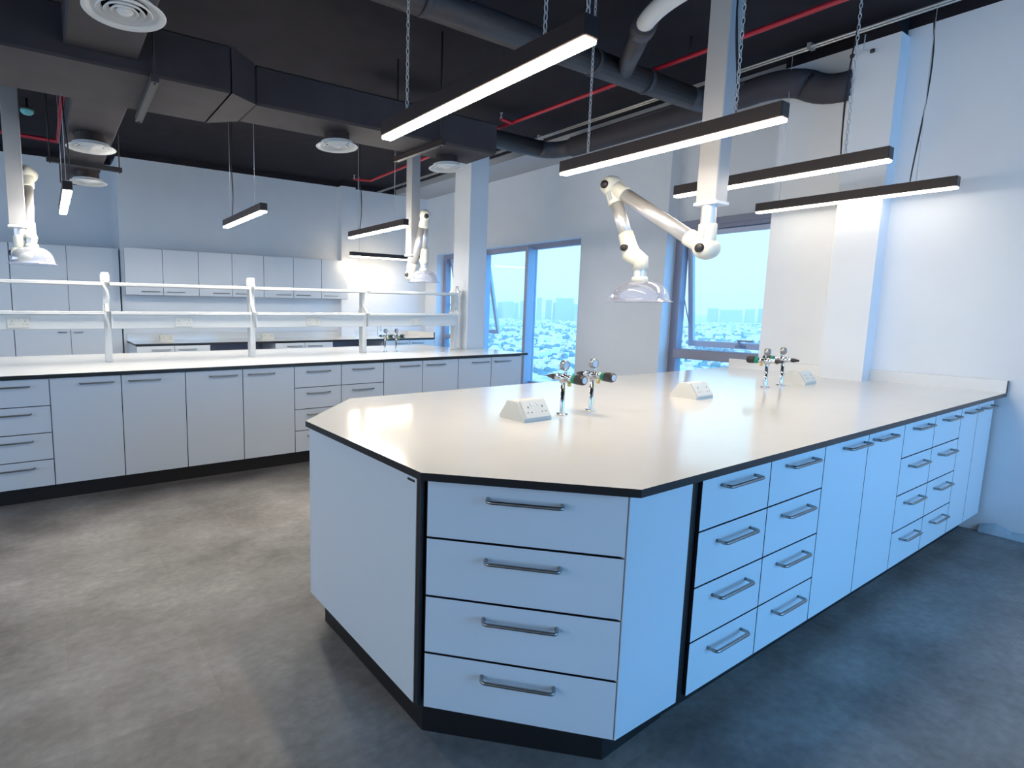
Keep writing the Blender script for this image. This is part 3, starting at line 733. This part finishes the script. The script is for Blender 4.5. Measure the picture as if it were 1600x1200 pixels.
# strut hangers under the ducts
def strut(label, a, b, rods, group, mt, slots=False):
    t = thing('strut_hanger', label, 'duct hanger', a, 0, group)
    A = Vector(a); B = Vector(b)-A
    d = B.normalized(); n = Vector((-d.y, d.x, 0))
    m = MB(); c = [n*s*.02+Vector((0, 0, z)) for s, z in ((-1, -.02), (1, -.02), (1, .02), (-1, .02))]
    m.add([*c, *[q+B for q in c]], [(0, 1, 2, 3)[::-1], (4, 5, 6, 7), (0, 1, 5, 4), (1, 2, 6, 5), (2, 3, 7, 6), (3, 0, 4, 7)])
    if slots:
        for k in range(14):
            p = B*((k+.7)/14.5); e = d*.012; q = n*.006; z = Vector((0, 0, -.0208))
            m.add([p-e-q+z, p+e-q+z, p+e+q+z, p-e+q+z], [(0, 1, 2, 3)], 1)
    m.build('channel', [mt, M['black']], t)
    for s in rods:
        p = B*s
        MB().tube([p+Vector((0, 0, -.03)), p+Vector((0, 0, CEIL-A.z))], .006, 6).build('threaded_rod', M['cable'], t)
GH = 'strut hangers under the ducts'
strut('slotted grey strut hanger under the wide part of the main duct', (.565, 3.35, 2.575), (.585, 4.12, 2.575), (.02, .97), GH, M['pipe'], True)
strut('dark strut hanger under the narrow part of the main duct', (2.52, 3.40, 2.575), (2.49, 4.02, 2.575), (.06, .95), GH, M['lamp_body'])
strut('black strut hanger crossing under the far branch duct', (.08, 5.70, 2.585), (.66, 5.78, 2.585), (.04, .97), GH, M['cable'])
# dark exhaust pipework
def pipe(name, label, cat, pts, r, mt, group=None, seg=16):
    o = MB().tube(pts, r, seg).build(name, mt); tag(o, label, cat, group); return o
def bend(a, c, b, n=6):                    # quadratic corner
    a, c, b = Vector(a), Vector(c), Vector(b)
    return [(1-s)**2*a+2*s*(1-s)*c+s*s*b for s in [k/n for k in range(n+1)]]
t = thing('exhaust_pipe', 'dark exhaust pipe crossing the ceiling from the top edge to the window side', 'pipe', (3, 2.78, 3.1))
o3 = Vector((3, 2.78, 3.1)); V = lambda *p: Vector(p)-o3
MB().tube([V(.4, 2.80, 3.1), V(4.5, 2.78, 3.1)]+[q for q in bend(V(4.5, 2.78, 3.1), V(4.78, 2.78, 3.1), V(4.80, 2.74, 3.1))], .082, 18).build('run', M['pipe'], t)
MB().tube([V(3.66, 2.76, 3.1), V(3.18, 2.27, 3.1)], .062, 16).build('wye_branch', M['pipe'], t)
m = MB()
for x in (1.9, 3.35, 3.95): MB().tube([V(x-.02, 2.785, 3.1), V(x+.02, 2.785, 3.1)], .088, 18).build('coupling', M['pipe'], t)
MB().tube([V(3.235, 2.325, 3.1), V(3.16, 2.25, 3.1)], .075, 16).build('coupling', M['pipe'], t)
MB().tube([V(3.2, 2.29, 3.1)]+bend(V(3.17, 2.26, 3.1), V(3.09, 2.16, 3.11), V(3.085, 2.0, 3.13))+[V(3.08, 1.79, 3.15)], .055, 16).build('white_elbow', M['white_metal'], t)['label'] = 'white elbow'
MB().tube([V(2.2, 2.8, 3.17), V(2.2, 2.8, CEIL-.002)], .005, 6).build('threaded_rod', M['cable'], t)
pipe('exhaust_pipe', 'dark exhaust pipe coming from behind the end of the main duct', 'pipe', [(2.4, 4.42, 3.08), (4.55, 4.45, 3.08)]+bend((4.55, 4.45, 3.08), (4.8, 4.45, 3.08), (4.8, 4.2, 3.08)), .085, M['pipe'])
o = MB().tube([(4.8, 4.195, 3.08), (4.8, 2.45, 3.09)]+bend((4.8, 2.45, 3.09), (4.8, 2.2, 3.11), (4.87, 2.08, 3.05))+bend((4.87, 2.08, 3.05), (4.893, 1.97, 2.96), (4.893, 1.79, 2.97)), .10, 18).build('flexible_duct', M['duct']); tag(o, 'black flexible duct running along the window side with an S-bend into the wall', 'duct')
# sprinkler pipes
t = thing('sprinkler_pipe', 'long red sprinkler pipe running over the island towards the far wall', 'pipe', (4.08, 4, 3.2))
o3 = Vector((4.08, 4, 3.2))
MB().tube([V(4.13, -1.8, 3.2), V(4.04, 2.5, 3.2), V(4.0, 4.39, 3.2), V(4.10, 7.28, 3.2), V(3.86, 7.33, 3.2)], .017, 10).build('run', M['red'], t)
MB().tube([V(4.02, 4.28, 3.2), V(3.84, 4.255, 3.2)], .016, 10).build('branch', M['red'], t)
m = MB()
for p in ((3.86, 7.33, 3.2), (3.84, 4.255, 3.2)): m.lathe([(.016, 0), (.012, .02), (.006, .03), (.006, .05), (.016, .055), (0, .058)], 10, 0, TR(*V(*p)))
m.build('sprinkler_head', M['chain'], t)
for y in (2.5, 6.6): MB().tube([V(4.04, y, 3.21), V(4.045, y, CEIL)], .006, 6).build('threaded_rod', M['cable'], t)
o = MB().tube([(.236, 5.0, 3.2), (.228, 7.62, 3.2), (-1.6, 7.42, 3.2)], .022, 10).build('sprinkler_pipe', M['red']); tag(o, 'short red sprinkler pipe turning a corner left of the far branch duct', 'pipe')
for k, (x, l) in enumerate(((4.715, 'galvanised ceiling conduit, the one farther from the window wall'), (4.757, 'galvanised ceiling conduit, the one nearer the window wall'))):
    m = MB().tube([(x, -1.6, 3.255), (x, 8.15, 3.255)], .0085, 8)
    for y in (.6, 2.02, 3.05, 4.6, 6.2): m.box(x-.018, x+.018, y-.012, y+.012, 3.242, CEIL-.06)
    o = m.build('conduit', M['conduit']); tag(o, l, 'conduit', 'pair of galvanised conduits along the window side')
t = thing('smoke_detector', 'small teal ceiling detector beside the left fume arm post', 'detector', (-.04, 6.7, 3.22))
MB().lathe([(0, -.03), (.035, -.03), (.055, -.012), (.058, .01), (.03, .015)], 22).build('cover', M['teal'], t)
MB().lathe([(.05, .01), (.055, .02), (.055, .03), (.012, .032), (.012, .12), (0, .12)], 18).build('mount', M['cable'], t)
t = thing('spotlight', 'small twin spotlight hanging from the conduits by the pilaster', 'light', (4.78, 1.72, 3.24))
MB().tube([(0, 0, 0), (0, 0, -.10), (-.02, .03, -.115)], .004, 6).build('stem', M['chain'], t)
for p in ((-.03, .05, -.125), (.0, -.05, -.12)):
    MB().tube([(0, 0, -.10), p], .003, 6).build('arm', M['chain'], t)
    MB().lathe([(0, .01), (.013, .008), (.014, -.012), (0, -.014)], 12, 0, TR(*p)).build('lamp_head', M['knob'], t)

# ------------------------------------------------------------------ the city outside
GZ = -36.0
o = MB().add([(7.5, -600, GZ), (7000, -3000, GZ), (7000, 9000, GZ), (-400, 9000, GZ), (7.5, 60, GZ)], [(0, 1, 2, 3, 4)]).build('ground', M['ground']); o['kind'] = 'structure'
random.seed(11)
m = MB()
for k in range(2600):
    d = 200*(2200/200)**random.random(); a = math.radians(random.uniform(8, 66))
    x, y = d*math.cos(a), d*math.sin(a); s = random.uniform(2.0, 5); q = random.uniform(1.8, 4.2); hh = random.choice((2.4, 4, 4, 5.2))
    m.box(x-s, x+s, y-q, y+q, GZ, GZ+hh)
    if k % 2: m.box(x-s*.4, x+s*.5, y-q*.5, y+q*.4, GZ+hh, GZ+hh+1.3)
o = m.build('low_houses', M['city_white']); tag(o, 'mass of low white houses spread over the city below the windows', 'houses', kind='stuff')
m = MB()
for k in range(1100):
    d = 200*(1900/200)**random.random(); a = math.radians(random.uniform(8, 66))
    n = random.choice((1, 1, 2, 3, 8, 12))
    for j in range(n):
        x, y = d*math.cos(a)+random.uniform(-18, 18), d*math.sin(a)+random.uniform(-18, 18); r = random.uniform(1.5, 3.2)
        m.lathe([(0, 0), (r*.8, r*.3), (r, r*.9), (r*.7, r*1.5), (0, r*1.8)], 7, 0, TR(x, y, GZ))
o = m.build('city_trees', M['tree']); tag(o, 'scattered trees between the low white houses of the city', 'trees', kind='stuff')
def tower(az_px, d, w_, dp, top, label=None, steps=0):
    """az: angle from +X in degrees"""
    a = math.radians(az_px); x, y = d*math.cos(a), d*math.sin(a)
    m = MB(); m.T = TR(x, y, GZ) @ Matrix.Rotation(a, 4, 'Z')
    top = top*.62; H = top-GZ
    m.box(-dp/2, dp/2, -w_/2, w_/2, 0, H)
    for k in range(steps): m.box(-dp*.3, dp*.3, -w_*(.36-.12*k), w_*(.36-.12*k), H*(1+.09*k), H*(1.09+.09*k))
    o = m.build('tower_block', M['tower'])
    tag(o, label or 'hazy tower block on the distant city skyline', 'building', 'hazy towers on the city skyline')
tower(41.2, 2000, 58, 40, 66, 'broad hazy slab tower on the skyline in the right pane of the left window')
tower(53.0, 2200, 18, 18, 80, 'slim stepped hazy tower on the skyline in the left pane', 3)
for az, d, w_, top in ((42.1, 2050, 14, 44), (40.5, 2000, 16, 40), (44.2, 2200, 16, 60), (45.8, 2300, 18, 44), (47.4, 2350, 22, 50), (50.3, 2350, 20, 70), (43.6, 2000, 18, 68), (42.7, 2100, 22, 60), (44.9, 2100, 40, 52), (39.8, 1900, 30, 34), (38.9, 1900, 22, 26), (46.6, 2300, 44, 52), (48.3, 2300, 36, 66), (49.6, 2300, 60, 72), (50.9, 2300, 26, 62), (52.0, 2300, 30, 48), (54.2, 2300, 40, 52), (55.4, 2300, 36, 60),
                      (21.0, 2300, 50, 22), (22.6, 2400, 40, 14), (24.3, 2400, 60, 24), (25.6, 2300, 30, 20), (27.0, 2300, 70, 14), (28.4, 2300, 34, 22), (19.2, 2400, 60, 12)):
    tower(az, d, w_, w_*.7, top)
# haze hanging over the city
hm = bpy.data.materials.new('city_haze'); hm.use_nodes = True; t = hm.node_tree; t.nodes.clear()
vs_ = N(t, 'ShaderNodeVolumeScatter'); vs_.inputs['Color'].default_value = (.96, .99, 1, 1); vs_.inputs['Density'].default_value = .0003
L(t, vs_.outputs[0], N(t, 'ShaderNodeOutputMaterial').inputs['Volume'])
hm.cycles.homogeneous_volume = True
o = MB().prism([(40, -300), (4500, -1500), (4500, 6500), (40, 6500)], GZ-1, 110).build('haze', hm); tag(o, 'pale haze hanging over the city outside the windows', 'haze', kind='stuff')
